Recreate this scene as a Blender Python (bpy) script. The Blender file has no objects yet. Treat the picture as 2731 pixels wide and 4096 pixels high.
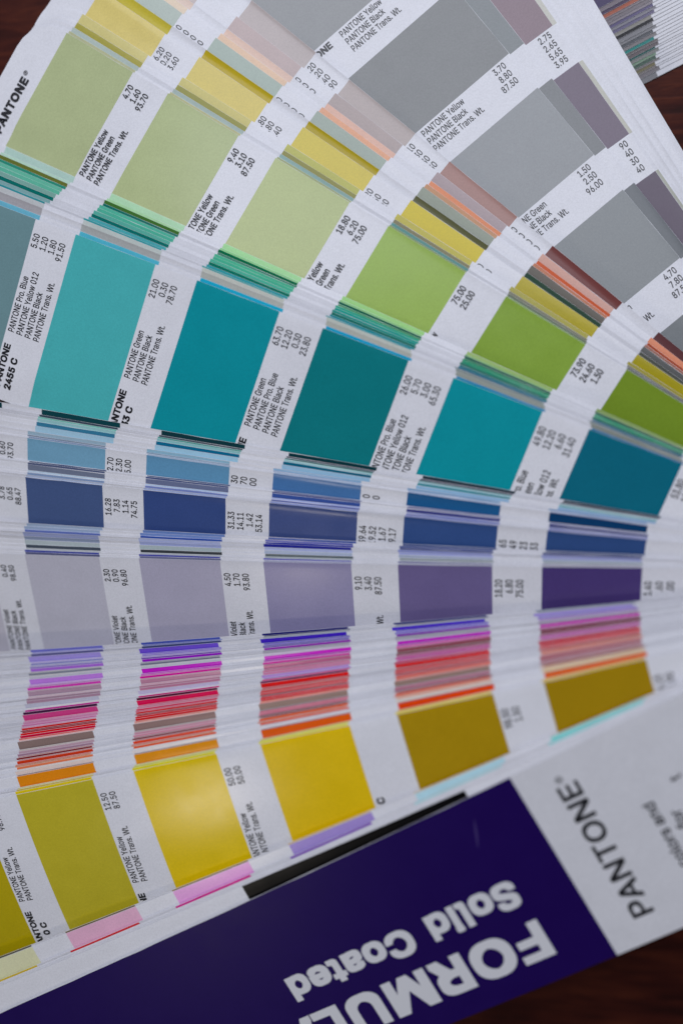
import bpy, math, random
import numpy as np
from mathutils import Matrix, Vector

# ------------------------------------------------------------------ camera, light, exposure
MM = 0.001
ZT = 38.0                      # the deck's own zero lies 38 mm above the table top
scene = bpy.context.scene
COL = scene.collection

cam_d = bpy.data.cameras.new('camera')
cam = bpy.data.objects.new('camera', cam_d)
COL.objects.link(cam)
scene.camera = cam
right = Vector((0.987731, -0.021321, -0.154702))
down = Vector((0.006165, -0.984541, 0.175047))
fwd = Vector((-0.156043, -0.173854, -0.972330))
cam.matrix_world = Matrix((
    (right.x, -down.x, -fwd.x, -86.674 * MM),
    (right.y, -down.y, -fwd.y, 56.100 * MM),
    (right.z, -down.z, -fwd.z, (209.619 + ZT) * MM),
    (0, 0, 0, 1)))
cam_d.sensor_fit = 'VERTICAL'
cam_d.sensor_height = 36.0
cam_d.lens = 3747.28 / 4096 * 36
cam_d.clip_start = 0.01
cam_d.clip_end = 20
cam_d.dof.use_dof = True
cam_d.dof.focus_distance = 0.2135
cam_d.dof.aperture_fstop = 4.2

world = bpy.data.worlds.new('World')
scene.world = world
world.use_nodes = True
bg = world.node_tree.nodes['Background']
bg.inputs['Color'].default_value = (0.80, 0.86, 1.0, 1)
bg.inputs['Strength'].default_value = 0.115


def area_light(name, loc, target, size, power, color, shape='RECTANGLE', size_y=None):
    d = bpy.data.lights.new(name, 'AREA')
    d.shape = shape
    d.size = size
    if size_y:
        d.size_y = size_y
    d.energy = power
    d.color = color
    o = bpy.data.objects.new(name, d)
    COL.objects.link(o)
    o.location = loc
    o.rotation_euler = (Vector(target) - Vector(loc)).to_track_quat('-Z', 'Y').to_euler()
    return o


# a broad window behind the photographer (towards the top of the picture) and a small room lamp on the far side
area_light('window_light', (-0.10, 0.56, 0.68), (-0.12, 0.05, 0.04), 0.75, 5.75, (0.865, 0.90, 1.0), size_y=0.5)
area_light('room_lamp', (-0.392, -0.405, 0.660), (-0.12, 0.0, 0.04), 0.10, 0.42, (1.0, 0.90, 0.78), shape='DISK')

scene.view_settings.view_transform = 'Standard'
scene.view_settings.look = 'None'
scene.view_settings.gamma = 1.0
scene.view_settings.exposure = 0.0
scene.view_settings.use_curve_mapping = False
scene.cycles.use_denoising = True

random.seed(4)
rng = np.random.default_rng(11)

# ------------------------------------------------------------------ materials


def lin(c):
    return [(v / 255 / 12.92 if v / 255 <= 0.04045 else ((v / 255 + 0.055) / 1.055) ** 2.4) for v in c]


def printed_material(name, rough, spec, bump=0.0):
    """Coated paper and its printing inks: the colour comes from the sheet's own 'ink' colour layer."""
    m = bpy.data.materials.new(name)
    m.use_nodes = True
    nt = m.node_tree
    b = nt.nodes['Principled BSDF']
    at = nt.nodes.new('ShaderNodeAttribute')
    at.attribute_name = 'ink'
    tc = nt.nodes.new('ShaderNodeTexCoord')
    n1 = nt.nodes.new('ShaderNodeTexNoise')          # print mottle
    n1.inputs['Scale'].default_value = 2600
    n1.inputs['Detail'].default_value = 3
    n1.inputs['Roughness'].default_value = 0.7
    n2 = nt.nodes.new('ShaderNodeTexNoise')          # slow handling marks
    n2.inputs['Scale'].default_value = 170
    n2.inputs['Detail'].default_value = 4
    nt.links.new(tc.outputs['Object'], n1.inputs['Vector'])
    nt.links.new(tc.outputs['Object'], n2.inputs['Vector'])
    mr = nt.nodes.new('ShaderNodeMapRange')
    mr.inputs['From Min'].default_value = 0.25
    mr.inputs['From Max'].default_value = 0.75
    mr.inputs['To Min'].default_value = 0.90
    mr.inputs['To Max'].default_value = 1.08
    nt.links.new(n1.outputs['Fac'], mr.inputs['Value'])
    mr2 = nt.nodes.new('ShaderNodeMapRange')
    mr2.inputs['From Min'].default_value = 0.3
    mr2.inputs['From Max'].default_value = 0.7
    mr2.inputs['To Min'].default_value = 0.97
    mr2.inputs['To Max'].default_value = 1.02
    nt.links.new(n2.outputs['Fac'], mr2.inputs['Value'])
    mu = nt.nodes.new('ShaderNodeMath')
    mu.operation = 'MULTIPLY'
    nt.links.new(mr.outputs['Result'], mu.inputs[0])
    nt.links.new(mr2.outputs['Result'], mu.inputs[1])
    sc_ = nt.nodes.new('ShaderNodeVectorMath')
    sc_.operation = 'SCALE'
    nt.links.new(at.outputs['Color'], sc_.inputs[0])
    nt.links.new(mu.outputs['Value'], sc_.inputs['Scale'])
    nt.links.new(sc_.outputs['Vector'], b.inputs['Base Color'])
    rr = nt.nodes.new('ShaderNodeMapRange')
    rr.inputs['From Min'].default_value = 0.3
    rr.inputs['From Max'].default_value = 0.7
    rr.inputs['To Min'].default_value = rough - 0.03
    rr.inputs['To Max'].default_value = rough + 0.03
    nt.links.new(n2.outputs['Fac'], rr.inputs['Value'])
    nt.links.new(rr.outputs['Result'], b.inputs['Roughness'])
    b.inputs['Specular IOR Level'].default_value = spec
    if bump:
        bp = nt.nodes.new('ShaderNodeBump')
        bp.inputs['Strength'].default_value = bump
        bp.inputs['Distance'].default_value = 0.00003
        nt.links.new(n1.outputs['Fac'], bp.inputs['Height'])
        nt.links.new(bp.outputs['Normal'], b.inputs['Normal'])
    return m


def plain_material(name, color, rough, metallic=0.0):
    m = bpy.data.materials.new(name)
    m.use_nodes = True
    b = m.node_tree.nodes['Principled BSDF']
    nz = m.node_tree.nodes.new('ShaderNodeTexNoise')
    nz.inputs['Scale'].default_value = 900
    mx = m.node_tree.nodes.new('ShaderNodeMapRange')
    mx.inputs['To Min'].default_value = rough - 0.06
    mx.inputs['To Max'].default_value = rough + 0.06
    m.node_tree.links.new(nz.outputs['Fac'], mx.inputs['Value'])
    m.node_tree.links.new(mx.outputs['Result'], b.inputs['Roughness'])
    b.inputs['Base Color'].default_value = (*color, 1)
    b.inputs['Metallic'].default_value = metallic
    return m


def wood_material():
    m = bpy.data.materials.new('dark_wood')
    m.use_nodes = True
    nt = m.node_tree
    b = nt.nodes['Principled BSDF']
    tc = nt.nodes.new('ShaderNodeTexCoord')
    mp = nt.nodes.new('ShaderNodeMapping')
    mp.inputs['Rotation'].default_value = (0, 0, math.radians(24))
    mp.inputs['Scale'].default_value = (24, 250, 60)
    nt.links.new(tc.outputs['Object'], mp.inputs['Vector'])
    n1 = nt.nodes.new('ShaderNodeTexNoise')
    n1.inputs['Scale'].default_value = 1.6
    n1.inputs['Detail'].default_value = 8
    n1.inputs['Roughness'].default_value = 0.65
    n1.inputs['Distortion'].default_value = 0.7
    nt.links.new(mp.outputs['Vector'], n1.inputs['Vector'])
    n2 = nt.nodes.new('ShaderNodeTexNoise')
    n2.inputs['Scale'].default_value = 22
    n2.inputs['Detail'].default_value = 5
    nt.links.new(tc.outputs['Object'], n2.inputs['Vector'])
    cr = nt.nodes.new('ShaderNodeValToRGB')
    e = cr.color_ramp.elements
    e[0].position = 0.30
    e[0].color = (0.016, 0.0030, 0.0024, 1)
    e[1].position = 0.72
    e[1].color = (0.112, 0.024, 0.010, 1)
    mid = e.new(0.5)
    mid.color = (0.050, 0.0082, 0.0052, 1)
    ad = nt.nodes.new('ShaderNodeMath')
    ad.operation = 'ADD'
    m3 = nt.nodes.new('ShaderNodeMapRange')
    m3.inputs['To Min'].default_value = -0.16
    m3.inputs['To Max'].default_value = 0.16
    nt.links.new(n2.outputs['Fac'], m3.inputs['Value'])
    nt.links.new(n1.outputs['Fac'], ad.inputs[0])
    nt.links.new(m3.outputs['Result'], ad.inputs[1])
    nt.links.new(ad.outputs['Value'], cr.inputs['Fac'])
    # a few dark pores and knots
    vo = nt.nodes.new('ShaderNodeTexVoronoi')
    vo.inputs['Scale'].default_value = 34
    nt.links.new(tc.outputs['Object'], vo.inputs['Vector'])
    kn = nt.nodes.new('ShaderNodeMapRange')
    kn.inputs['From Min'].default_value = 0.05
    kn.inputs['From Max'].default_value = 0.12
    nt.links.new(vo.outputs['Distance'], kn.inputs['Value'])
    mx = nt.nodes.new('ShaderNodeMix')
    mx.data_type = 'RGBA'
    mx.inputs['A'].default_value = (0.010, 0.006, 0.006, 1)
    nt.links.new(kn.outputs['Result'], mx.inputs['Factor'])
    nt.links.new(cr.outputs['Color'], mx.inputs['B'])
    nt.links.new(mx.outputs['Result'], b.inputs['Base Color'])
    b.inputs['Roughness'].default_value = 0.5
    b.inputs['Specular IOR Level'].default_value = 0.12
    bp = nt.nodes.new('ShaderNodeBump')
    bp.inputs['Strength'].default_value = 0.25
    bp.inputs['Distance'].default_value = 0.0004
    nt.links.new(n1.outputs['Fac'], bp.inputs['Height'])
    nt.links.new(bp.outputs['Normal'], b.inputs['Normal'])
    return m


PRINT = printed_material('coated_print', 0.19, 0.21, 0.10)
COVER_PRINT = printed_material('cover_print', 0.34, 0.12, 0.05)
BLACK = plain_material('black_ink', (0.010, 0.010, 0.014), 0.4)
COVER_WHITE = plain_material('cover_white_ink', (0.70, 0.70, 0.73), 0.4)
STEEL = plain_material('screw_steel', (0.55, 0.55, 0.56), 0.3, 1.0)
WOOD = wood_material()

# ------------------------------------------------------------------ table


def link(o, parent=None):
    COL.objects.link(o)
    if parent is not None:
        o.parent = parent
    return o


def mesh_object(name, verts, faces, mat, parent=None, colors=None, smooth=False):
    me = bpy.data.meshes.new(name)
    me.from_pydata(verts, [], faces)
    if colors is not None:
        ca = me.color_attributes.new('ink', 'FLOAT_COLOR', 'CORNER')
        arr = []
        for f, c in zip(faces, colors):
            arr.extend([c[0], c[1], c[2], 1.0] * len(f))
        ca.data.foreach_set('color', arr)
    me.materials.append(mat)
    if smooth:
        me.polygons.foreach_set('use_smooth', [True] * len(me.polygons))
    me.update()
    return link(bpy.data.objects.new(name, me), parent)


tx0, tx1, ty0, ty1 = -0.62, 0.42, -0.52, 0.52
r_ = 0.004
tv = [(tx0, ty0, -0.03), (tx1, ty0, -0.03), (tx1, ty1, -0.03), (tx0, ty1, -0.03),
      (tx0, ty0, -r_), (tx1, ty0, -r_), (tx1, ty1, -r_), (tx0, ty1, -r_),
      (tx0 + r_, ty0 + r_, 0), (tx1 - r_, ty0 + r_, 0), (tx1 - r_, ty1 - r_, 0), (tx0 + r_, ty1 - r_, 0)]
tf = [(3, 2, 1, 0), (0, 1, 5, 4), (1, 2, 6, 5), (2, 3, 7, 6), (3, 0, 4, 7),
      (4, 5, 9, 8), (5, 6, 10, 9), (6, 7, 11, 10), (7, 4, 8, 11), (8, 9, 10, 11)]
table = mesh_object('table_top', tv, tf, WOOD)
table['kind'] = 'structure'
table['label'] = 'dark reddish brown wooden table top under the colour guides'

# ------------------------------------------------------------------ the fanned colour guide: data
# name, angle (deg, 0 = pointing left in the picture), height at the screw, slope, roll, curl; back of the deck first
CARDS = [
    ('w0',59.67,-10.10,-0.0949,-0.1560,-0.018), ('w1',58.80,-9.50,-0.0949,-0.1560,-0.018), ('w2',57.90,-8.90,-0.0949,-0.1560,-0.018),
    ('w3',57.00,-8.30,-0.0949,-0.1560,-0.018), ('w4',56.30,-7.80,-0.0949,-0.1560,-0.018), ('pale',55.90,-7.40,-0.0949,-0.1560,-0.018),
    ('mauve',55.45,-7.00,-0.0949,-0.1560,-0.018), ('s1',52.59,-5.60,-0.0949,-0.1560,-0.018), ('R',51.04,-4.78,-0.0949,-0.1560,-0.018),
    ('p1',40.41,1.00,-0.0927,-0.1541,-0.054), ('p2',38.97,1.70,-0.0905,-0.1522,-0.089), ('p3',37.94,2.40,-0.0883,-0.1504,-0.124),
    ('p4',37.46,3.10,-0.0862,-0.1485,-0.159), ('p5',37.00,3.80,-0.0840,-0.1467,-0.195), ('p6',35.97,4.50,-0.0818,-0.1448,-0.230),
    ('p7',35.34,5.20,-0.0796,-0.1430,-0.265), ('p8',33.63,5.90,-0.0774,-0.1411,-0.301), ('p9',33.05,6.60,-0.0753,-0.1392,-0.336),
    ('p10',32.67,7.30,-0.0731,-0.1374,-0.371), ('p11',32.37,8.00,-0.0709,-0.1355,-0.407), ('G',32.20,8.50,-0.0687,-0.1337,-0.442),
    ('c1',24.69,11.30,-0.0671,-0.1234,-0.411), ('c2',24.28,11.48,-0.0654,-0.1131,-0.380), ('c3',24.12,11.65,-0.0637,-0.1029,-0.349),
    ('c4',23.89,11.83,-0.0620,-0.0926,-0.318), ('c5',23.72,12.00,-0.0603,-0.0823,-0.287), ('c6',23.50,12.18,-0.0587,-0.0720,-0.256),
    ('c7',23.26,12.35,-0.0570,-0.0618,-0.225), ('c8',23.01,12.53,-0.0553,-0.0515,-0.194), ('c9',22.78,12.70,-0.0536,-0.0412,-0.163),
    ('c10',22.57,12.88,-0.0519,-0.0310,-0.132), ('c11',22.45,13.05,-0.0503,-0.0207,-0.101), ('c12',22.17,13.23,-0.0486,-0.0104,-0.070),
    ('c13',21.71,13.40,-0.0469,-0.0001,-0.040), ('T',21.42,13.47,-0.0452,0.0101,-0.009), ('d1',9.51,13.76,-0.0464,0.0169,-0.024),
    ('d2',9.14,14.04,-0.0476,0.0236,-0.039), ('d3',8.99,14.32,-0.0487,0.0304,-0.055), ('d4',8.86,14.61,-0.0499,0.0371,-0.070),
    ('d5',8.62,14.89,-0.0510,0.0438,-0.085), ('d6',8.33,15.18,-0.0522,0.0506,-0.101), ('d7',7.92,15.46,-0.0534,0.0573,-0.116),
    ('d8',7.67,15.74,-0.0545,0.0640,-0.131), ('d9',7.56,16.03,-0.0557,0.0708,-0.146), ('B1',7.46,16.31,-0.0568,0.0775,-0.162),
    ('e1',5.88,16.60,-0.0580,0.0843,-0.177), ('e2',5.78,16.88,-0.0592,0.0910,-0.192), ('e3',5.62,17.16,-0.0603,0.0977,-0.208),
    ('e4',5.22,17.45,-0.0615,0.1045,-0.223), ('e5',5.09,17.73,-0.0627,0.1112,-0.238), ('e6',4.92,18.02,-0.0638,0.1180,-0.254),
    ('B2',4.75,18.30,-0.0650,0.1247,-0.269), ('f1',1.52,18.58,-0.0661,0.1314,-0.284), ('f2',1.29,18.87,-0.0673,0.1382,-0.300),
    ('f3',1.06,19.15,-0.0685,0.1449,-0.315), ('f4',0.91,19.44,-0.0696,0.1516,-0.330), ('f5',0.62,19.72,-0.0708,0.1584,-0.346),
    ('f6',0.34,20.00,-0.0719,0.1651,-0.361), ('f7',-0.00,20.29,-0.0731,0.1719,-0.376), ('f8',-0.25,20.57,-0.0743,0.1786,-0.392),
    ('f9',-0.37,20.86,-0.0754,0.1853,-0.407), ('f10',-0.52,21.14,-0.0766,0.1921,-0.422), ('V',-0.69,21.42,-0.0778,0.1988,-0.438),
    ('g1',-7.55,21.75,-0.0764,0.1935,-0.433), ('g2',-7.81,22.07,-0.0750,0.1882,-0.428), ('g3',-7.96,22.39,-0.0736,0.1828,-0.423),
    ('g4',-8.41,22.72,-0.0722,0.1775,-0.418), ('g5',-8.62,23.04,-0.0708,0.1722,-0.413), ('g6',-8.71,23.36,-0.0695,0.1669,-0.408),
    ('g7',-8.97,23.69,-0.0681,0.1615,-0.404), ('g8',-9.17,24.01,-0.0667,0.1562,-0.399), ('g9',-9.32,24.33,-0.0653,0.1509,-0.394),
    ('g10',-9.75,24.65,-0.0639,0.1456,-0.389), ('g11',-9.81,24.98,-0.0625,0.1402,-0.384), ('g12',-10.03,25.30,-0.0611,0.1349,-0.379),
    ('g13',-10.44,25.62,-0.0598,0.1296,-0.374), ('g14',-10.58,25.95,-0.0584,0.1243,-0.369), ('g15',-10.73,26.27,-0.0570,0.1189,-0.364),
    ('g16',-11.10,26.59,-0.0556,0.1136,-0.360), ('g17',-11.20,26.92,-0.0542,0.1083,-0.355), ('g18',-11.32,27.24,-0.0528,0.1030,-0.350),
    ('g19',-11.77,27.56,-0.0515,0.0976,-0.345), ('g20',-11.88,27.89,-0.0501,0.0923,-0.340), ('g21',-12.08,28.21,-0.0487,0.0870,-0.335),
    ('g22',-12.27,28.53,-0.0473,0.0816,-0.330), ('g23',-12.33,28.86,-0.0459,0.0763,-0.325), ('g24',-12.41,29.18,-0.0445,0.0710,-0.321),
    ('g25',-12.54,29.50,-0.0432,0.0657,-0.316), ('g26',-12.71,29.83,-0.0418,0.0603,-0.311), ('g27',-13.31,30.15,-0.0404,0.0550,-0.306),
    ('g28',-13.44,30.47,-0.0390,0.0497,-0.301), ('g29',-13.63,30.79,-0.0376,0.0444,-0.296), ('g30',-13.80,31.12,-0.0362,0.0390,-0.291),
    ('g31',-14.04,31.44,-0.0349,0.0337,-0.286), ('g32',-14.09,31.76,-0.0335,0.0284,-0.281), ('g33',-14.31,32.09,-0.0321,0.0231,-0.277),
    ('g34',-14.60,32.41,-0.0307,0.0177,-0.272), ('g35',-15.39,32.73,-0.0293,0.0124,-0.267), ('g36',-15.48,33.06,-0.0279,0.0071,-0.262),
    ('Y',-15.63,33.38,-0.0266,0.0018,-0.257), ('h1',-26.80,34.25,-0.0270,0.0020,-0.257), ('h2',-26.90,34.70,-0.0270,0.0020,-0.257),
    ('h3',-28.50,35.15,-0.0270,0.0020,-0.257), ('h4',-28.45,35.60,-0.0270,0.0020,-0.257), ('h5',-28.40,36.05,-0.0270,0.0020,-0.257),
    ('h6',-28.30,36.50,-0.0270,0.0020,-0.257), ('cover',-30.30,37.40,-0.0270,0.0000,-0.250),
]
U0, SW, PITCH = 225.81, 19.83, 30.0       # first swatch starts at U0; swatch length; pitch
VU, WIDTH = 11.33, 42.0                   # upper edge of a card and its width
TIP, TIPR = 235.7, 8.5                    # card tip and its corner radius
UEND = -9.0                               # the end by the screw
THICK = 0.15

# how bright bare white paper looks around each run of cards in the photograph (to turn seen colours into ink colours)
WHITE_SEEN = {'w': (200, 204, 217), 'p': (197, 201, 215), 'c': (188, 191, 204), 't': (186, 189, 202), 'v': (172, 175, 187), 'd': (180, 184, 194),
              'f': (172, 175, 187), 'g': (172, 178, 190), 'y': (170, 176, 188), 'h': (172, 177, 188)}
PAPER = (0.805, 0.80, 0.84)


CHROMA = {'t': 1.0, 'v': 1.0, 'p': 1.10, 'w': 1.0, 'c': 1.14, 'd': 1.06, 'f': 0.92, 'g': 1.05, 'y': 1.03, 'h': 1.0}


def ink(c, zone):
    e = lin(WHITE_SEEN[zone])
    m = max(c)
    c = [max(0, m - (m - v) * CHROMA[zone]) for v in c]
    return tuple(min(0.86, max(0.004, v / w * p)) for v, w, p in zip(lin(c), e, PAPER))


# swatch colours as seen, from the tip towards the screw (six that show)
S = {}
S['s1'] = ('p', [(120, 125, 130)] * 2 + [(120, 126, 132), (116, 120, 126), (100, 105, 112), (90, 95, 105)])
S['mauve'] = ('p', [(140, 128, 136)] * 2 + [(126, 113, 124), (104, 96, 112), (86, 78, 94), (76, 70, 86)])
S['pale'] = ('p', [(182, 184, 182)] * 2 + [(178, 180, 178), (172, 174, 170), (160, 164, 160), (150, 154, 150)])
S['R'] = ('w', [(140, 144, 150), (136, 140, 146), (122, 126, 131), (136, 141, 148), (124, 130, 136), (110, 116, 122)])
S['p1'] = ('p', [(172, 168, 172), (168, 162, 166), (164, 157, 160), (149, 120, 118), (104, 62, 62), (88, 58, 62)])
S['p2'] = ('p', [(176, 168, 172), (170, 158, 162), (157, 148, 151), (151, 139, 146), (183, 146, 138), (196, 128, 100)])
S['p3'] = ('p', [(214, 188, 182), (216, 182, 174), (210, 172, 162), (214, 138, 106), (192, 102, 70), (160, 84, 60)])
S['p4'] = ('p', [(210, 190, 176), (206, 180, 162), (206, 158, 134), (172, 132, 102), (166, 108, 80), (136, 92, 78)])
S['p5'] = ('p', [(160, 172, 170), (152, 166, 163), (146, 158, 154), (130, 138, 130), (82, 78, 72), (80, 82, 84)])
S['p6'] = ('p', [(176, 166, 70), (170, 154, 46), (160, 146, 38), (84, 86, 60), (52, 74, 64), (80, 84, 80)])
S['p7'] = ('p', [(196, 184, 122), (192, 180, 112), (188, 176, 88), (185, 172, 60), (160, 150, 46), (150, 141, 34)])
S['p8'] = ('p', [(186, 180, 128), (180, 174, 116), (166, 168, 96), (170, 164, 76), (152, 148, 70), (144, 138, 62)])
S['p9'] = ('p', [(150, 146, 76), (132, 132, 66), (124, 124, 66), (108, 106, 78), (104, 106, 90), (110, 112, 108)])
S['p10'] = ('p', [(166, 180, 180), (160, 176, 176), (138, 166, 166), (106, 150, 150), (112, 124, 110), (104, 108, 112)])
S['p11'] = ('p', [(164, 168, 140), (162, 164, 128), (140, 150, 110), (110, 130, 90), (112, 140, 80), (100, 120, 60)])
S['G'] = ('p', [(159, 170, 136), (161, 173, 136), (165, 177, 135), (140, 167, 90), (123, 151, 68), (107, 131, 46)])
S['c1'] = ('c', [(156, 180, 176), (158, 192, 166), (142, 188, 140), (134, 180, 116), (134, 160, 102), (120, 140, 90)])
S['c2'] = ('c', [(160, 186, 176), (150, 186, 152), (120, 176, 124), (112, 168, 104), (104, 150, 94), (100, 130, 84)])
S['c3'] = ('c', [(112, 122, 62), (76, 122, 62), (20, 116, 82), (0, 104, 82), (10, 98, 82), (0, 90, 76)])
S['c4'] = ('c', [(52, 140, 124), (0, 112, 104), (0, 120, 98), (0, 134, 84), (0, 110, 78), (0, 120, 88)])
S['c5'] = ('c', [(112, 186, 168), (96, 184, 166), (92, 186, 158), (62, 170, 148), (0, 146, 110), (0, 152, 116)])
S['c6'] = ('c', [(108, 184, 166), (92, 180, 162), (86, 182, 156), (40, 158, 150), (0, 148, 118), (0, 146, 112)])
S['c7'] = ('c', [(128, 168, 164), (96, 172, 162), (74, 172, 152), (0, 138, 132), (0, 110, 96), (0, 104, 94)])
S['c8'] = ('c', [(0, 114, 110), (0, 116, 112), (0, 122, 106), (0, 116, 106), (20, 120, 130), (50, 116, 142)])
S['c9'] = ('c', [(140, 178, 184), (92, 176, 186), (70, 166, 178), (0, 148, 164), (40, 118, 148), (70, 110, 132)])
S['c10'] = ('c', [(72, 162, 174), (70, 172, 182), (98, 176, 180), (60, 162, 172), (96, 124, 134), (96, 116, 122)])
S['c11'] = ('c', [(166, 170, 176), (166, 174, 176), (170, 174, 172), (166, 172, 170), (122, 130, 130), (118, 124, 122)])
S['c12'] = ('c', [(150, 150, 158), (152, 156, 160), (158, 162, 162), (156, 160, 158), (136, 142, 140), (120, 126, 124)])
S['c13'] = ('c', [(104, 160, 182), (84, 162, 184), (40, 152, 182), (0, 142, 178), (0, 120, 160), (20, 100, 140)])
S['T'] = ('t', [(92, 122, 131), (62, 153, 160), (0, 124, 139), (0, 104, 113), (0, 126, 141), (0, 88, 111)])
S['d1'] = ('d', [(10, 60, 68), (0, 62, 70), (0, 52, 60), (0, 50, 58), (30, 50, 62), (60, 74, 88)])
S['d2'] = ('d', [(60, 72, 90), (56, 72, 90), (70, 84, 96), (84, 92, 104), (92, 88, 104), (86, 84, 98)])
S['d3'] = ('d', [(140, 194, 186), (120, 186, 178), (72, 150, 144), (20, 100, 100), (24, 92, 98), (70, 110, 120)])
S['d4'] = ('d', [(150, 188, 198), (140, 186, 192), (130, 182, 188), (130, 182, 192), (136, 182, 192), (140, 176, 184)])
S['d5'] = ('d', [(62, 120, 148), (52, 112, 142), (0, 96, 130), (0, 92, 120), (60, 130, 144), (110, 160, 170)])
S['d6'] = ('d', [(152, 186, 206), (150, 186, 208), (148, 188, 212), (142, 180, 208), (140, 176, 206), (136, 168, 200)])
S['d7'] = ('d', [(140, 160, 180), (142, 168, 186), (132, 170, 192), (120, 160, 196), (124, 158, 192), (120, 150, 186)])
S['d8'] = ('d', [(104, 116, 138), (112, 130, 152), (124, 148, 172), (140, 160, 190), (134, 156, 186), (130, 146, 180)])
S['d9'] = ('d', [(84, 104, 148), (120, 140, 170), (150, 168, 190), (150, 170, 196), (140, 160, 190), (134, 150, 184)])
S['B1'] = ('d', [(102, 142, 166), (98, 138, 163), (82, 126, 158), (62, 100, 146), (28, 78, 122), (6, 52, 90)])
S['e1'] = ('f', [(56, 70, 116), (60, 74, 114), (66, 82, 124), (90, 100, 144), (104, 106, 150), (100, 100, 146)])
S['e2'] = ('f', [(110, 122, 150), (66, 78, 116), (56, 72, 122), (56, 66, 130), (110, 110, 156), (92, 96, 150)])
S['e3'] = ('f', [(92, 102, 128), (92, 102, 128), (86, 96, 132), (40, 66, 140), (44, 50, 118), (40, 46, 108)])
S['e4'] = ('f', [(164, 184, 206), (160, 182, 206), (150, 172, 208), (134, 150, 206), (104, 114, 180), (96, 104, 160)])
S['e5'] = ('f', [(128, 148, 172), (110, 132, 170), (100, 116, 176), (80, 92, 160), (96, 106, 170), (104, 110, 170)])
S['e6'] = ('f', [(160, 176, 204), (156, 172, 206), (144, 160, 204), (130, 144, 200), (124, 134, 190), (120, 128, 184)])
S['B2'] = ('d', [(60, 78, 114), (60, 77, 115), (48, 66, 113), (56, 70, 114), (45, 69, 116), (43, 67, 112)])
S['f1'] = ('f', [(150, 166, 192), (134, 154, 186), (84, 112, 176), (28, 60, 146), (36, 58, 122), (36, 56, 110)])
S['f2'] = ('f', [(140, 158, 190), (128, 148, 184), (92, 118, 182), (34, 48, 150), (44, 62, 130), (44, 56, 106)])
S['f3'] = ('f', [(96, 112, 172), (80, 98, 168), (28, 66, 158), (18, 28, 144), (28, 44, 112), (60, 66, 130)])
S['f4'] = ('f', [(136, 146, 186), (130, 140, 182), (152, 162, 204), (20, 26, 140), (120, 130, 190), (132, 142, 200)])
S['f5'] = ('f', [(128, 142, 172), (120, 134, 166), (134, 146, 196), (148, 160, 210), (136, 146, 204), (134, 142, 202)])
S['f6'] = ('f', [(154, 168, 178), (150, 164, 174), (146, 162, 172), (142, 156, 186), (140, 152, 180), (136, 150, 176)])
S['f7'] = ('f', [(66, 74, 90), (58, 68, 84), (48, 54, 62), (64, 80, 90), (126, 138, 146), (130, 142, 150)])
S['f8'] = ('f', [(160, 168, 180), (158, 166, 178), (154, 162, 176), (144, 156, 166), (140, 148, 162), (142, 148, 162)])
S['f9'] = ('f', [(48, 58, 140), (48, 58, 146), (56, 60, 152), (64, 66, 164), (76, 74, 138), (110, 106, 150)])
S['f10'] = ('f', [(80, 84, 120), (74, 78, 116), (92, 96, 134), (140, 144, 176), (146, 150, 172), (150, 150, 166)])
S['V'] = ('v', [(150, 150, 164), (149, 150, 166), (137, 136, 158), (112, 110, 144), (85, 77, 119), (57, 45, 96)])
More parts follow.
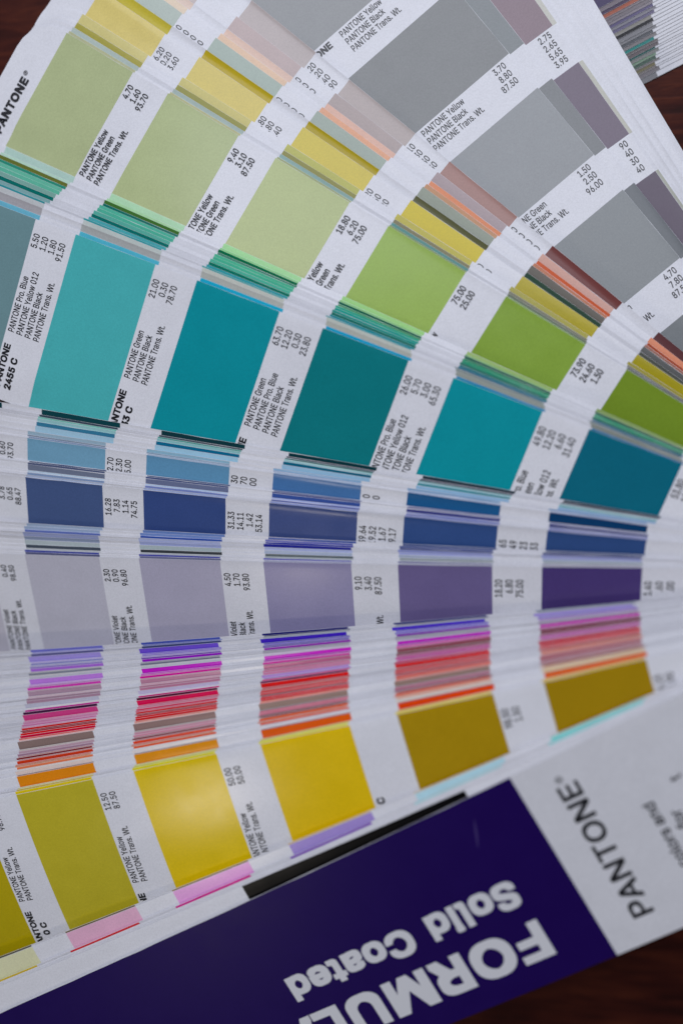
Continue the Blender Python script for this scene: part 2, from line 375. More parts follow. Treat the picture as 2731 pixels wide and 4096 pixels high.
g_cols = [
    [(112, 116, 180), (102, 106, 182), (64, 78, 158), (6, 16, 96), (36, 44, 104), (124, 134, 150)],
    [(112, 112, 160), (96, 98, 146), (66, 76, 122), (150, 158, 168), (150, 156, 166), (150, 156, 170)],
    [(140, 134, 196), (136, 128, 192), (94, 70, 180), (66, 42, 162), (84, 64, 172), (150, 140, 198)],
    [(130, 132, 182), (118, 122, 176), (128, 118, 182), (118, 108, 178), (130, 122, 190), (146, 136, 196)],
    [(140, 140, 180), (132, 120, 180), (104, 70, 160), (92, 70, 160), (110, 90, 170), (120, 90, 170)],
    [(150, 104, 186), (140, 96, 180), (124, 20, 164), (124, 14, 150), (114, 4, 146), (150, 130, 170)],
    [(136, 140, 154), (120, 126, 142), (110, 114, 134), (150, 150, 164), (146, 148, 160), (150, 150, 166)],
    [(166, 168, 182), (160, 164, 178), (160, 166, 178), (168, 164, 182), (158, 158, 174), (160, 150, 176)],
    [(162, 116, 194), (154, 108, 188), (154, 16, 164), (160, 18, 164), (154, 14, 160), (160, 0, 150)],
    [(170, 130, 180), (166, 126, 176), (180, 110, 170), (200, 110, 176), (206, 84, 172), (182, 92, 166)],
    [(178, 66, 164), (174, 58, 158), (186, 12, 142), (188, 50, 150), (176, 100, 150), (128, 74, 100)],
    [(142, 122, 142), (138, 118, 138), (148, 108, 132), (146, 86, 118), (114, 66, 78), (104, 44, 62)],
    [(156, 134, 154), (152, 130, 150), (164, 124, 148), (176, 116, 148), (104, 46, 48), (120, 60, 80)],
    [(150, 128, 148), (142, 118, 138), (156, 110, 136), (170, 120, 152), (150, 100, 130), (150, 96, 140)],
    [(158, 162, 180), (154, 158, 178), (160, 156, 186), (156, 132, 186), (164, 92, 146), (164, 102, 158)],
    [(176, 50, 146), (170, 40, 138), (176, 0, 112), (196, 16, 120), (184, 80, 130), (160, 80, 120)],
    [(70, 24, 66), (60, 20, 58), (74, 14, 48), (90, 26, 70), (150, 60, 90), (150, 60, 84)],
    [(174, 66, 124), (168, 58, 118), (186, 12, 76), (194, 10, 16), (188, 16, 34), (170, 44, 62)],
    [(186, 140, 170), (176, 128, 162), (208, 130, 150), (222, 124, 124), (212, 90, 90), (176, 34, 48)],
    [(180, 116, 158), (172, 110, 154), (196, 40, 80), (206, 12, 38), (196, 14, 38), (176, 30, 44)],
    [(190, 40, 40), (184, 34, 34), (196, 16, 24), (190, 16, 34), (180, 30, 46), (172, 60, 66)],
    [(150, 24, 34), (140, 20, 30), (150, 16, 26), (150, 30, 50), (150, 50, 70), (180, 104, 90)],
    [(196, 20, 24), (188, 16, 20), (206, 14, 14), (196, 26, 36), (214, 84, 70), (192, 122, 102)],
    [(206, 18, 70), (198, 20, 62), (216, 16, 16), (214, 30, 34), (224, 110, 90), (186, 124, 108)],
    [(204, 100, 100), (196, 88, 86), (212, 112, 100), (226, 112, 92), (214, 120, 104), (170, 110, 104)],
    [(112, 98, 98), (108, 94, 93), (114, 96, 96), (120, 106, 102), (118, 104, 100), (136, 92, 102)],
    [(160, 140, 156), (156, 134, 150), (166, 126, 146), (172, 110, 130), (160, 104, 128), (150, 100, 112)],
    [(140, 114, 134), (134, 108, 128), (168, 118, 140), (170, 100, 122), (134, 84, 106), (136, 92, 104)],
    [(122, 28, 30), (114, 22, 24), (112, 36, 46), (112, 42, 52), (128, 60, 70), (150, 104, 100)],
    [(170, 58, 28), (162, 50, 22), (190, 60, 30), (218, 98, 58), (212, 110, 84), (200, 150, 116)],
    [(222, 140, 108), (214, 130, 96), (222, 130, 100), (230, 130, 96), (222, 136, 108), (214, 162, 120)],
    [(208, 112, 80), (200, 104, 72), (224, 72, 18), (224, 80, 26), (220, 150, 124), (214, 170, 136)],
    [(192, 172, 170), (188, 168, 166), (182, 176, 180), (186, 180, 190), (198, 182, 180), (206, 172, 140)],
    [(186, 118, 22), (180, 112, 18), (190, 120, 20), (204, 92, 8), (204, 86, 8), (190, 100, 12)],
    [(190, 170, 90), (186, 166, 80), (206, 184, 80), (212, 186, 92), (206, 172, 82), (206, 166, 72)],
    [(188, 168, 14), (184, 164, 8), (200, 176, 4), (206, 182, 70), (206, 176, 70), (204, 168, 66)],
]
for i_, c_ in enumerate(g_cols):
    for n_ in (3, 4, 5):                             # the inks nearer the screw are the stronger ones
        m_ = max(c_[n_])
        c_[n_] = tuple(max(0, m_ - (m_ - v) * (1.22 if n_ > 3 else 1.12)) for v in c_[n_])
    S['g%d' % (i_ + 1)] = ('g', c_)
S['Y'] = ('y', [(140, 130, 10), (146, 140, 36), (178, 156, 2), (184, 152, 2), (132, 110, 0), (126, 104, 0)])
S['h1'] = ('h', [(72, 72, 50), (96, 82, 54), (130, 110, 80), (170, 150, 120), (170, 160, 140), (150, 160, 150)])
S['h2'] = ('h', [(170, 174, 146), (196, 140, 166), (180, 126, 180), (128, 114, 174), (142, 176, 202), (92, 176, 178)])
S['h3'] = ('h', [(192, 158, 6), (208, 40, 50), (184, 30, 130), (110, 80, 160), (150, 180, 200), (130, 190, 190)])
BLANK = {'w0', 'w1', 'w2', 'w3', 'w4', 'h4', 'h5', 'h6', 'cover'}

for nm_, (zn_, cs_) in list(S.items()):              # thin leaves read a little deeper once the white paper edges are built
    k_ = 0.88 if nm_ in ('c3', 'c4', 'c5', 'c6', 'c7', 'c8', 'c9', 'c10') else 0.91 if nm_[0] in 'def' else 1.0
    S[nm_] = (zn_, [tuple(v * k_ for v in c) for c in cs_])

# lettering: card -> band -> (numbers, ink names, bold lines)
TW = 'PANTONE Trans. Wt.'
L = {
    'G': {1: (['4.70', '1.60', '93.70'], ['PANTONE Yellow', 'PANTONE Green', TW], []),
          2: (['9.40', '3.10', '87.50'], ['PANTONE Yellow', 'PANTONE Green', TW], []),
          3: (['18.80', '6.20', '75.00'], ['PANTONE Yellow', 'PANTONE Green', TW], []),
          4: (['75.00', '25.00'], ['PANTONE Yellow', 'PANTONE Green'], []),
          5: (['73.90', '24.60', '1.50'], ['PANTONE Yellow', 'PANTONE Green', 'PANTONE Black'], [])},
    'T': {1: (['5.50', '1.20', '1.80', '91.50'], ['PANTONE Pro. Blue', 'PANTONE Yellow 012', 'PANTONE Black', TW], ['PANTONE', '2455 C']),
          2: (['21.00', '0.30', '78.70'], ['PANTONE Green', 'PANTONE Black', TW], ['PANTONE', '    33 C']),
          3: (['63.70', '12.20', '0.30', '23.80'], ['PANTONE Green', 'PANTONE Pro. Blue', 'PANTONE Black', TW], ['PANTONE']),
          4: (['26.00', '5.70', '3.00', '65.30'], ['PANTONE Pro. Blue', 'PANTONE Yellow 012', 'PANTONE Black', TW], []),
          5: (['49.80', '12.20', '6.60', '31.40'], ['PANTONE Pro. Blue', 'PANTONE Green', 'PANTONE Yellow 012', TW], []),
          6: (['53.80', '13.20'], [], [])},
    'V': {1: ([None, '0.40', '98.50'], ['PANTONE Violet', 'PANTONE Black', TW], []),
          2: (['2.30', '0.90', '96.80'], ['PANTONE Violet', 'PANTONE Black', TW], []),
          3: (['4.50', '1.70', '93.80'], ['PANTONE Violet', 'PANTONE Black', TW], []),
          4: (['9.10', '3.40', '87.50'], ['PANTONE Violet', 'PANTONE Black', TW], []),
          5: (['18.20', '6.80', '75.00'], [], []),
          6: (['1.40', '.60', '.00'], [], [])},
    'Y': {1: ([None, '96.90'], ['PANTONE Yellow', TW], ['PANTONE', '      0 C']),
          2: (['12.50', '87.50'], ['PANTONE Yellow', TW], ['PANTONE']),
          3: (['50.00', '50.00'], ['PANTONE Yellow', TW], []),
          4: ([], [], []),
          5: (['98.50', '1.50'], [], []),
          6: (['96.10', '3.90'], [], [])},
    'R': {2: ([], ['PANTONE Yellow', 'PANTONE Black', TW], ['PANTONE', '         C']),
          3: (['3.70', '8.80', '87.50'], ['PANTONE Yellow', 'PANTONE Black', TW], []),
          4: (['1.50', '2.50', '96.00'], ['PANTONE Green', 'PANTONE Black', TW], []),
          5: (['4.70', '7.80', '87.50'], ['PANTONE Green', 'PANTONE Black', TW], [])},
    'B1': {1: ([None, '0.60', '93.70'], [], []), 2: (['12.70', '2.30', '85.00'], [], []),
           3: (['30', '70', '00'], [], []), 4: (['0', '0'], [], [])},
    'B2': {1: ([None, '3.78', '0.65', '88.47'], [None, 'PANTONE Blue', 'PANTONE Red', TW], []),
           2: (['16.28', '7.83', '1.14', '74.75'], [], []), 3: (['31.33', '14.11', '1.42', '53.14'], [], []),
           4: (['39.64', '19.52', '1.67', '39.17'], [], []), 5: (['65', '49', '23', '33'], [], [])},
    'p7': {1: (['6.20', '0.20', '3.60'], [], []), 2: (['.80', '.80', '.40'], [], []),
           3: (['20', '60', '20'], [], []), 4: (['0', '0'], [], [])},
    'p5': {1: (['0'] * 4, [], []), 2: (['0'] * 4, [], []), 3: (['0'] * 4, [], [])},
    'p1': {2: (['.20', '.20', '.40', '.90'], [], []), 3: (['10', '30', '30', '30'], [], []), 4: (['0'] * 4, [], [])},
    'p2': {2: (['0'] * 3, [], [])},
    'mauve': {3: (['2.75', '2.65', '5.65', '3.95'], [], []), 4: (['90', '40', '30', '40'], [], [])},
}

# ------------------------------------------------------------------ sheet surfaces
GU = np.linspace(UEND, TIP, 62)
GV = np.linspace(0, 1, 29)


class Sheet:
    def __init__(s, name, deg, z0, tilt, roll, curl, vu=VU, width=WIDTH, lift=0.0, droop=0.0):
        s.name, s.th = name, math.radians(deg)
        s.vu, s.vl = vu, vu - width
        s.c, s.s = math.cos(s.th), math.sin(s.th)
        U, V = np.meshgrid(GU, s.vl + GV * width, indexing='ij')
        s.z = z0 + tilt * U + roll * V + curl * (U - 120) ** 2 / 1000
        s.lift, s.curled = lift, False
        if droop:                                    # the free side sags
            s.z = s.z - droop * np.maximum(0, 5.0 - V) ** 2 / 1000

    def xy(s, u, v):
        return -s.c * u + s.s * v, s.s * u + s.c * v

    def uv(s, x, y):
        return -s.c * x + s.s * y, s.s * x + s.c * y

    def sample(s, u, v):
        a = np.clip((np.asarray(u, float) - GU[0]) / (GU[-1] - GU[0]) * (len(GU) - 1), 0, len(GU) - 1.0001)
        b = np.clip((np.asarray(v, float) - s.vl) / (s.vu - s.vl) * (len(GV) - 1), 0, len(GV) - 1.0001)
        i, j = a.astype(int), b.astype(int)
        fa, fb = a - i, b - j
        z = (s.z[i, j] * (1 - fa) * (1 - fb) + s.z[i + 1, j] * fa * (1 - fb)
             + s.z[i, j + 1] * (1 - fa) * fb + s.z[i + 1, j + 1] * fa * fb)
        if s.curled:                                 # handled upper edges curl a little
            wave = 0.75 + 0.25 * np.sin(np.asarray(u) / 23.0 + 40 * s.lift)
            z = z + s.lift * wave * np.maximum(0, (np.asarray(v) - (s.vu - 1.7)) / 1.7) ** 2
        return z

    def rest_under(s, top):
        """Keep this sheet below the one lying on it."""
        U, V = np.meshgrid(GU, s.vl + GV * (s.vu - s.vl), indexing='ij')
        x, y = s.xy(U, V)
        u2, v2 = top.uv(x, y)
        at = np.clip(v2, top.vl, top.vu)
        slope = (top.sample(u2, at) - top.sample(u2, np.clip(at - 3.0, top.vl, top.vu))) / 3.0
        over = np.maximum(0, v2 - top.vu)
        lim = top.sample(u2, at) + slope * np.minimum(over, 5.0) - THICK - 0.05 + 0.6 * np.maximum(0, over - 4.5)
        s.z = np.maximum(np.minimum(s.z, lim), -ZT + 0.3)

    def points(s, u, v, dz=0.0):
        u, v = np.asarray(u, float), np.asarray(v, float)
        x, y = s.xy(u, v)
        z = s.sample(u, v) + dz + ZT
        return [tuple(p) for p in (np.column_stack([x, y, z]) * MM).tolist()]

    def point(s, u, v, dz=0.0):
        x, y = s.xy(u, v)
        return (x * MM, y * MM, (float(s.sample(u, v)) + dz + ZT) * MM)


# the red run holds many more thin leaves than the ones that show broadly
rows_ = []
for a_, b_ in zip(CARDS, CARDS[1:] + [None]):
    rows_.append(a_)
    if b_ and a_[0][0] == 'g' and b_[0][0] == 'g' and a_[1] - b_[1] > 0.165:
        nm_ = 'g_thin%d' % len(rows_)
        mid_ = [(p_ + q_) / 2 for p_, q_ in zip(a_[2:], b_[2:])]
        rows_.append((nm_, b_[1] + rng.uniform(0.055, 0.085), *mid_))
        base_ = S[a_[0] if rng.random() < 0.5 else b_[0]][1]
        t_ = rng.choice([0.62, 0.45, -0.35])
        S[nm_] = ('g', [tuple(v * (1 - f_) + 190 * f_ if f_ > 0 else v * (1 + f_) for v in c_)
                        for c_, f_ in zip(base_, [t_, t_, t_ * 0.7 if t_ > 0 else t_] + [min(t_, 0.0) - 0.12] * 3)])
CARDS = rows_
OWN_VU = {'h1': 15.62, 'h2': 15.6, 'h3': 17.2, 'h4': 16.6, 'h5': 16.0, 'h6': 15.45}
sheets = []
for row in CARDS:
    if row[0] == 'cover':
        sheets.append(Sheet(*row, vu=17.55, width=42.6))
    else:
        sheets.append(Sheet(*row, vu=OWN_VU.get(row[0], VU), lift=float(rng.choice([-0.09, -0.05, 0.06, 0.15, 0.24, 0.30])), droop={'Y': 2.0, 'V': 0.8}.get(row[0], 0.0)))
for k in range(len(sheets) - 2, -1, -1):
    sheets[k].rest_under(sheets[k + 1])
for sh in sheets:
    sh.curled = True

# ------------------------------------------------------------------ building a card


def swatch_spans(du):
    return [(U0 - i * PITCH + du, U0 - i * PITCH - SW + du) for i in range(7)]


def edge_lines(u, sh):
    """Half width shrink at the rounded tip."""
    a = u - (TIP - TIPR)
    k = 0.0 if a <= 0 else TIPR - math.sqrt(max(0.0, TIPR * TIPR - a * a))
    return sh.vl + k, sh.vu - k


def u_lines(breaks, lo=UEND, hi=TIP, step=5.0):
    pts = sorted({lo, hi, *[b for b in breaks if lo < b < hi], TIP - TIPR, TIP - 5, TIP - 2.6, TIP - 1.1, TIP - 0.3})
    pts = [p for p in pts if lo <= p <= hi]
    out = [pts[0]]
    for a, b in zip(pts[:-1], pts[1:]):
        n = max(1, int(math.ceil((b - a) / step)))
        out += [a + (b - a) * i / n for i in range(1, n + 1)]
    return out


VS = [0.0, 0.06, 0.12, 0.18, 0.24, 0.30, 0.36, 0.42, 0.48, 0.54, 0.60, 0.66, 0.72, 0.78, 0.84, 0.89, 0.93, 0.962, 0.974, 0.984, 0.992, 'inset', 1.0]


def v_row(u, sh, inset):
    lo, hi = edge_lines(u, sh)
    w = hi - lo
    return [hi - inset if t == 'inset' else lo + w * t for t in VS]


def build_card(sh, spans, cols, own, root, name='card', worn=0.02, mat=None):
    """spans/cols: printed swatches; own: indices of the swatches that become parts of their own."""
    br = [x for sp in spans for x in sp]
    us = u_lines(br)
    ins = [abs(rng.normal(worn, worn)) + 0.012 for _ in us]
    ncol = len(VS)
    F, C = [], []
    rows = [v_row(u, sh, i0) for u, i0 in zip(us, ins)]
    uu = np.repeat(us, ncol)
    vv = np.array(rows).ravel()
    V = sh.points(uu, vv)
    nt = len(V)
    V = V + sh.points(uu, vv, -THICK)

    def colour(u):
        for n, (a, b) in enumerate(spans):
            if b - 1e-6 < u < a + 1e-6 and n < len(cols):
                return n
        return None
    for i in range(len(us) - 1):
        n = colour((us[i] + us[i + 1]) / 2)
        for j in range(ncol - 1):
            a, b = i * ncol + j, (i + 1) * ncol + j
            F.append((a, a + 1, b + 1, b))
            inked = n is not None and n not in own and j < ncol - 2
            C.append(cols[n] if inked else PAPER)
            F.append((nt + b, nt + b + 1, nt + a + 1, nt + a))
            C.append(PAPER)
        for j in (0, ncol - 1):
            a, b = i * ncol + j, (i + 1) * ncol + j
            F.append((a, b, nt + b, nt + a) if j == 0 else (b, a, nt + a, nt + b))
            C.append(PAPER)
    for i in (0, len(us) - 1):
        for j in range(ncol - 1):
            a = i * ncol + j
            F.append((a + 1, a, nt + a, nt + a + 1) if i == 0 else (a, a + 1, nt + a + 1, nt + a))
            C.append(PAPER)
    mat = mat or PRINT
    if name == 'cover':                              # dimmer light towards the bottom, put into the cover's white colour
        C = [tuple(0.86 * v for v in c) if c == PAPER else c for c in C]
    card = mesh_object(name, V, F, mat, root, C, smooth=True)
    card.data.set_sharp_from_angle(angle=math.radians(35))
    for n in sorted(own):
        a, b = spans[n]
        ids = [i for i, u in enumerate(us) if b - 1e-6 <= u <= a + 1e-6]
        SF = []
        nc = ncol - 1
        SV = sh.points(np.repeat([us[i] for i in ids], nc), np.array([rows[i][:nc] for i in ids]).ravel(), 0.014)
        for i in range(len(ids) - 1):
            for j in range(nc - 1):
                p, q = i * nc + j, (i + 1) * nc + j
                SF.append((p, p + 1, q + 1, q))
        mesh_object('swatch', SV, SF, mat, card, [cols[n]] * len(SF), smooth=True)
    return card


# ------------------------------------------------------------------ lettering
_txt = {}
try:                                                 # Blender's own interface typeface, close to the guide's grotesque
    import os
    FONT = bpy.data.fonts.load(os.path.join(bpy.utils.system_resource('DATAFILES'), 'fonts', 'Inter.woff2'))
except Exception:
    FONT = None


def fill_outline(me):
    """Fill letter outlines by winding number (outlines of a letter may overlap)."""
    from mathutils.geometry import delaunay_2d_cdt
    pts = [Vector(v.co[:2]) for v in me.vertices]
    nxt = {}
    for e in me.edges:
        i, j = e.vertices
        nxt.setdefault(i, []).append(j)
        nxt.setdefault(j, []).append(i)
    seen, loops = set(), []
    for st in range(len(pts)):
        if st in seen or st not in nxt:
            continue
        lp, cur, prev = [st], st, None
        seen.add(st)
        step = st + 1 if st + 1 in nxt[st] else nxt[st][0]      # outlines are stored in drawing order
        while step != st and step not in seen:
            lp.append(step)
            seen.add(step)
            prev, cur = cur, step
            cand = [q for q in nxt[cur] if q != prev]
            if not cand:
                break
            step = cand[0]
        loops.append(lp)
    if not loops:
        return np.zeros((0, 2)), []
    segs = [(lp[i], lp[(i + 1) % len(lp)]) for lp in loops for i in range(len(lp))]
    vo, _, fo, _, _, _ = delaunay_2d_cdt(pts, segs, [], 0, 1e-6)
    co = np.array([(v.x, v.y) for v in vo])
    A = np.array([pts[i][:] for i, _ in segs])
    B = np.array([pts[j][:] for _, j in segs])
    keep = []
    for f in fo:
        cx, cy = co[list(f)].mean(0)
        up = (A[:, 1] <= cy) & (B[:, 1] > cy)
        dn = (A[:, 1] > cy) & (B[:, 1] <= cy)
        side = (B[:, 0] - A[:, 0]) * (cy - A[:, 1]) - (cx - A[:, 0]) * (B[:, 1] - A[:, 1])
        if (up & (side > 0)).sum() - (dn & (side < 0)).sum() != 0:
            keep.append(tuple(f))
    return co, keep


def glyphs(body, space=1.0):
    key = (body, space)
    if key not in _txt:
        cu = bpy.data.curves.new('txt', 'FONT')
        cu.body = body
        cu.size = 1.0
        if FONT:
            cu.font = FONT
        cu.fill_mode = 'NONE'
        cu.space_character = space
        cu.resolution_u = 3
        o = bpy.data.objects.new('txt', cu)
        COL.objects.link(o)
        dg = bpy.context.evaluated_depsgraph_get()
        dg.update()
        me = bpy.data.meshes.new_from_object(o.evaluated_get(dg))
        co, fs = fill_outline(me)
        bpy.data.objects.remove(o)
        bpy.data.curves.remove(cu)
        bpy.data.meshes.remove(me)
        _txt[key] = (co, fs)
    return _txt[key]


CAP = float(glyphs('E')[0][:, 1].max())           # cap height of the typeface at size 1


class Lettering:
    def __init__(s, sh):
        s.sh, s.V, s.F = sh, [], []

    def add(s, body, u, v, size, xs, align='L', turn=False, dz=0.045, heavy=0.0, space=1.0):
        """u,v: start of the baseline (or its end for align R). Reads towards +v, tops towards +u; turn: reads towards +u."""
        co, fs = glyphs(body, space)
        if not len(co):
            return
        if heavy:                                    # the outline thickened all round, corners kept square
            n, h = len(co), heavy
            ring = [(-h, -h), (h, -h), (h, h), (-h, h)]
            if heavy > 0.03:
                ring += [(h, 0), (-h, 0), (0, h), (0, -h)]
            m = len(ring)
            co = np.concatenate([co + np.array(r) for r in ring])
            fs = [tuple(i + n * k for i in f) for k in range(m) for f in fs]
            lift = np.repeat(np.arange(m), n) * 0.003
        else:
            lift = np.zeros(len(co))
        x, y = co[:, 0] * size * xs, co[:, 1] * size
        if align == 'R':
            x = x - x.max()
        base = len(s.V)
        if s.sh.name == 'G':                         # this leaf bends most
            dz = 0.16
        pu, pv = (u + x, v - y) if turn else (u + y, v + x)
        s.V += s.sh.points(pu, pv, dz + lift)
        s.F += [tuple(base + i for i in f) for f in fs]

    def done(s, parent, mat=None, name='lettering'):
        if s.V:
            return mesh_object(name, s.V, s.F, mat or BLACK, parent)


def fit_scale(body, size, width):
    co, _ = glyphs(body)
    return width / ((co[:, 0].max() - co[:, 0].min()) * size)


NUM_END = {'B1': 1.8, 'R': 2.3, 'mauve': 1.5, 'p1': 2.2, 'p2': 2.4, 'p5': 2.6, 'G': 2.8, 'Y': 3.6}
SZ, SZB = 1.5 / CAP, 1.5 / CAP
X_NUM = fit_scale('93.80', SZ, 4.0)
X_NAME = fit_scale('PANTONE Yellow', SZ, 11.6)
X_BOLD = fit_scale('PANTONE', SZB, 10.0)


def card_text(sh, du, bands, card):
    t = Lettering(sh)
    for b, (nums, names, bold) in bands.items():
        a = U0 - (b - 1) * PITCH - SW + du          # where the white band starts
        for i, n in enumerate(nums):
            if n:
                t.add(n, a - 2.05 - i * 2.17, sh.vu - NUM_END.get(sh.name, 3.0), SZ, X_NUM, heavy=0.011, align='R')
        for i, n in enumerate(names):
            if n:
                t.add(n, a - 2.05 - i * 2.17, sh.vu - 26.0, SZ, X_NAME, heavy=0.011)
        for i, n in enumerate(bold):
            if n:
                t.add(n, a - 2.15 - i * 2.6, sh.vu - 39.1, SZB, X_BOLD, heavy=0.034)
    return t


# ------------------------------------------------------------------ assemble the fanned guide
deck = bpy.data.objects.new('colour_guide', None)
deck.empty_display_size = 0.02
link(deck)
deck['label'] = 'colour guide fanned wide open, purple cover at the bottom, grey cards at the top'
deck['category'] = 'colour guide'
deck['group'] = 'colour guides on the table'

# the swatches that show largest are parts of their own, the thin slivers stay printed on their card
show = []
for k, sh in enumerate(sheets):
    if sh.name in BLANK:
        continue
    gap = math.degrees(sh.th - sheets[k + 1].th) if k + 1 < len(sheets) else 5
    for n in range(6):
        show.append((gap * (210 - 30 * n), sh.name, n))
show.sort(reverse=True)
own_of = {}
for w, nm, n in show[:290]:
    own_of.setdefault(nm, set()).add(n)

FIXED = {'R': 0, 'G': 0, 'T': 0, 'V': 0, 'Y': 0, 'B2': 0.2, 'B1': 0.6, 'd7': 0.9, 'd8': 0.8, 'd9': 0.5,
         'd1': -1.6, 'd2': -1.3, 'd3': -1.1, 'd4': -1.0, 'd5': -0.9, 'd6': -0.8, 'p1': 0.0, 'p2': 0.3, 'p7': 0.1}
PART_LABEL = {'G': 'card with pale to olive green swatches', 'T': 'card with teal swatches',
              'V': 'card with pale to deep violet swatches', 'Y': 'card with yellow swatches',
              'R': 'card with grey swatches', 'B1': 'card with light blue swatches', 'B2': 'card with navy blue swatches',
              'p7': 'card with mustard yellow swatches', 'mauve': 'card with dark mauve grey swatches'}
walk = 0.0
for sh in sheets:
    if sh.name == 'cover':
        continue
    walk = 0.55 * walk + rng.normal(0, 0.28)
    du = FIXED.get(sh.name, max(-0.9, min(0.9, walk)))
    if sh.name in S:
        zone, seen = S[sh.name]
        cols = [ink(c, zone) for c in seen]
        cols.append(cols[-1])
        spans = swatch_spans(du)
    else:
        cols, spans = [], []
    own = own_of.get(sh.name, set())
    if sh.name == 'h6':                              # the sheet with a black bar under the cover
        spans, cols, own = [(148.9, 95.4)], [(0.002, 0.002, 0.0025)], {0}
    card = build_card(sh, spans, cols, own, deck, worn={'d': 0.03, 'e': 0.045, 'f': 0.03, 'B': 0.04, 'g': 0.006}.get(sh.name[0], 0.02),
                      mat=COVER_PRINT if sh.name == 'h6' else None)
    if sh.name in PART_LABEL:
        card['label'] = PART_LABEL[sh.name]
    if sh.name in L:
        card_text(sh, du, L[sh.name], card).done(card)
    if sh.name == 'Y':
        t = Lettering(sh)
        t.add('C', 113.7, -6.9, SZB, X_BOLD, heavy=0.034)
        t.done(card)
    if sh.name == 'G':
        t = Lettering(sh)
        t.add('PANTONE', 228.5, -2.5, 2.0 / CAP, 1.0, heavy=0.036, align='R', space=1.08)
        t.add('®', 229.3, -2.1, 1.4 / CAP, 1.0)
        t.done(card)

# the cover
csh = sheets[-1]
PURPLE = (0.0125, 0.0018, 0.083)
cover = build_card(csh, [(TIP - 0.05, 85.3)], [PURPLE], {0}, deck, name='cover', worn=0.05, mat=COVER_PRINT)
cover['label'] = 'deep purple and white front cover'
for ch in cover.children:
    ch.name = 'printed_panel'




def cover_word(body, u0, u1, v_base, cap, part_of=None, heavy=0.034, space=1.06):
    """White cover lettering from u0 to u1, upside down like the cover."""
    size = cap / (CAP + 2 * heavy)
    co, _ = glyphs(part_of or body, space)
    xs = (u1 - u0) / (size * (co[:, 0].max() - co[:, 0].min() + 2 * heavy))
    t = Lettering(csh)
    t.add(body, u0 + (heavy - co[:, 0].min()) * size * xs, v_base - heavy * size, size, xs, heavy=heavy, turn=True, space=space)
    t.done(cover, COVER_WHITE)


cover_word('FORMULA', 95.8, 142.6, -11.25, 8.45, part_of='FORMU')
cover_word('Solid', 96.1, 116.6, -1.45, 5.95)
cover_word('Coated', 120.6, 151.3, -1.7, 5.95)


def cover_print(body, u, v, cap, width=None, xs=1.0, align='L', heavy=0.016):
    size = cap / CAP
    t = Lettering(csh)
    t.add(body, u, v, size, fit_scale(body, size, width) if width else xs, align=align, heavy=heavy)
    t.done(cover)


cover_print('PANTONE', 74.3, -19.9, 4.2, 30.6)
cover_print('®', 76.0, 11.9, 1.9, heavy=0.0)
cover_print('colors and', 63.6, 1.0, 2.2, align='R')
cover_print('for', 59.9, -2.5, 2.2, align='R')
cover_print('t', 56.6, 2.8, 2.2)
sc_v = []
for a, (u, v, w) in enumerate([(95.9, 13.0, 0.05), (96.5, 11.6, 0.2), (97.1, 10.1, 0.28), (97.7, 8.7, 0.22), (98.3, 7.3, 0.05)]):
    sc_v += [csh.point(u - w, v, 0.03), csh.point(u + w, v, 0.03)]
mesh_object('scuff_mark', sc_v, [(2 * i, 2 * i + 1, 2 * i + 3, 2 * i + 2) for i in range(4)], PRINT, cover,
            [(0.05, 0.03, 0.14)] * 4)

# the screw that binds the cards
bv, bf = [], []
prof = [(0.0, 0.0), (5.2, 0.0), (5.2, 1.2), (2.6, 1.4), (2.6, 71.6), (5.2, 71.8), (5.2, 72.8), (4.4, 73.6), (0.0, 73.6)]
for r, z in prof:
    for i in range(24):
        a = 2 * math.pi * i / 24
        bv.append((r * math.cos(a) * MM, r * math.sin(a) * MM, z * MM))
for k in range(len(prof) - 1):
    for i in range(24):
        j = (i + 1) % 24
        bf.append((k * 24 + i, k * 24 + j, (k + 1) * 24 + j, (k + 1) * 24 + i))
mesh_object('binding_screw', bv, bf, STEEL, deck, smooth=True)

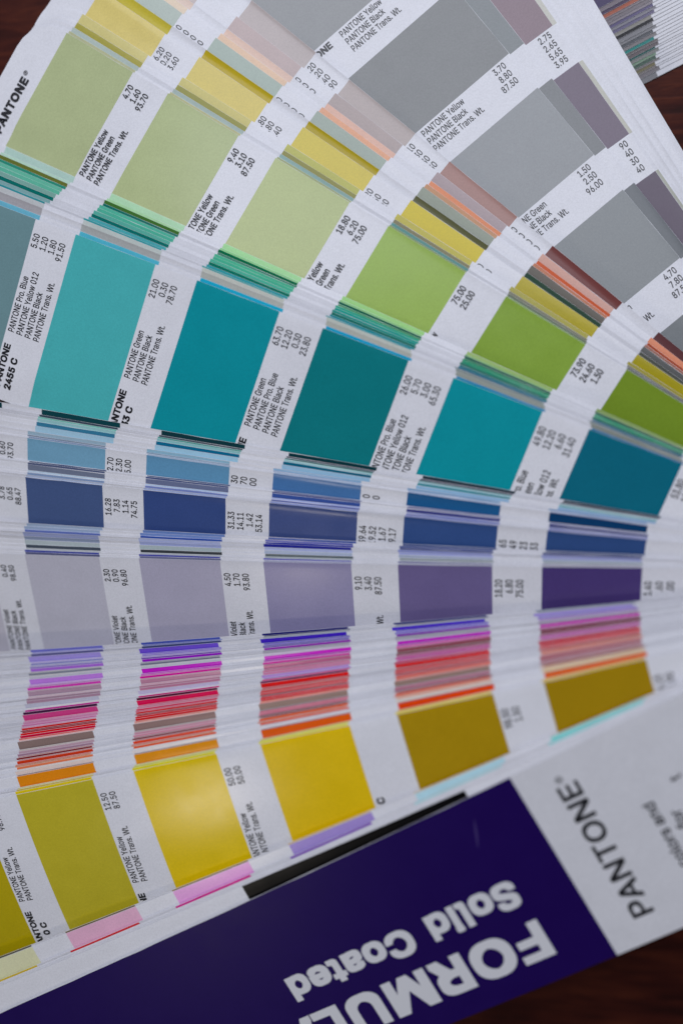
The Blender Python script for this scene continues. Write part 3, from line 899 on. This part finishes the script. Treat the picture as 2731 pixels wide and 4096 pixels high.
# ------------------------------------------------------------------ the second, nearly closed guide at the top right
deck2 = bpy.data.objects.new('colour_guide', None)
deck2.empty_display_size = 0.02
link(deck2)
deck2['label'] = 'nearly closed colour guide showing striped card edges, in the top right corner'
deck2['category'] = 'colour guide'
deck2['group'] = 'colour guides on the table'
deck2.location = (-0.052, 0.118, 0)
A2 = math.radians(24)
ax, ay = np.array([math.cos(A2), math.sin(A2)]), np.array([-math.sin(A2), math.cos(A2)])
org = np.array([-54.3, 115.0])
stripe = [(118, 120, 128), (116, 114, 122), (122, 118, 120), (110, 106, 84), (120, 118, 122), (70, 92, 84), (112, 140, 122),
          (118, 122, 124), (28, 86, 84), (98, 92, 98), (104, 100, 104), (36, 122, 120), (118, 116, 122), (80, 84, 92),
          (116, 118, 126), (120, 122, 130), (10, 10, 18), (130, 130, 128), (96, 92, 124), (120, 120, 134), (84, 78, 116),
          (124, 118, 130), (110, 104, 114), (120, 112, 122), (150, 80, 60), (60, 44, 76), (112, 104, 116), (60, 50, 90)]
off = 0.0
for k, c in enumerate(stripe):
    w = 0.0 if k == 0 else random.choice([0.45, 0.6, 0.75, 0.9])
    off += w if k != 1 else 1.3
    b0 = 7.6 + off * 0.27 + random.uniform(-0.7, 0.7)
    z0, z1 = 0.2 + k * 0.15, 0.2 + k * 0.15 + 0.11
    xs_ = [-32.0, b0 - 20, b0 - 13, b0 - 6, b0, b0 + 5, b0 + 11, b0 + 31, 60.0, 120.0]
    V, F, C = [], [], []
    for z in (z1, z0):
        for x in xs_:
            for y in (0.0, 0.03, 21.0, 42.0):
                q = org + ax * x + ay * (off + y) - np.array([-52.0, 118.0])
                V.append((q[0] * MM, q[1] * MM, z * MM))
    n = len(xs_)
    kol = ink(c, 'w')
    for i in range(n - 1):
        inked = (1 <= i <= 3) 
        for j in range(3):
            a, b = i * 4 + j, (i + 1) * 4 + j
            F.append((a, b, b + 1, a + 1))
            C.append(kol if inked and j > 0 else PAPER)
            F.append((4 * n + a + 1, 4 * n + b + 1, 4 * n + b, 4 * n + a))
            C.append(PAPER)
        a, b = i * 4, (i + 1) * 4
        F.append((a, 4 * n + a, 4 * n + b, b))
        C.append(tuple(0.2 * p + 0.8 * q for p, q in zip(PAPER, kol)) if inked else PAPER)
        a, b = i * 4 + 3, (i + 1) * 4 + 3
        F.append((b, 4 * n + b, 4 * n + a, a))
        C.append(PAPER)
    for i in (0, n - 1):
        for j in range(3):
            a = i * 4 + j
            F.append((a, a + 1, 4 * n + a + 1, 4 * n + a))
            C.append(PAPER)
    mesh_object('card', V, F, PRINT, deck2, C)
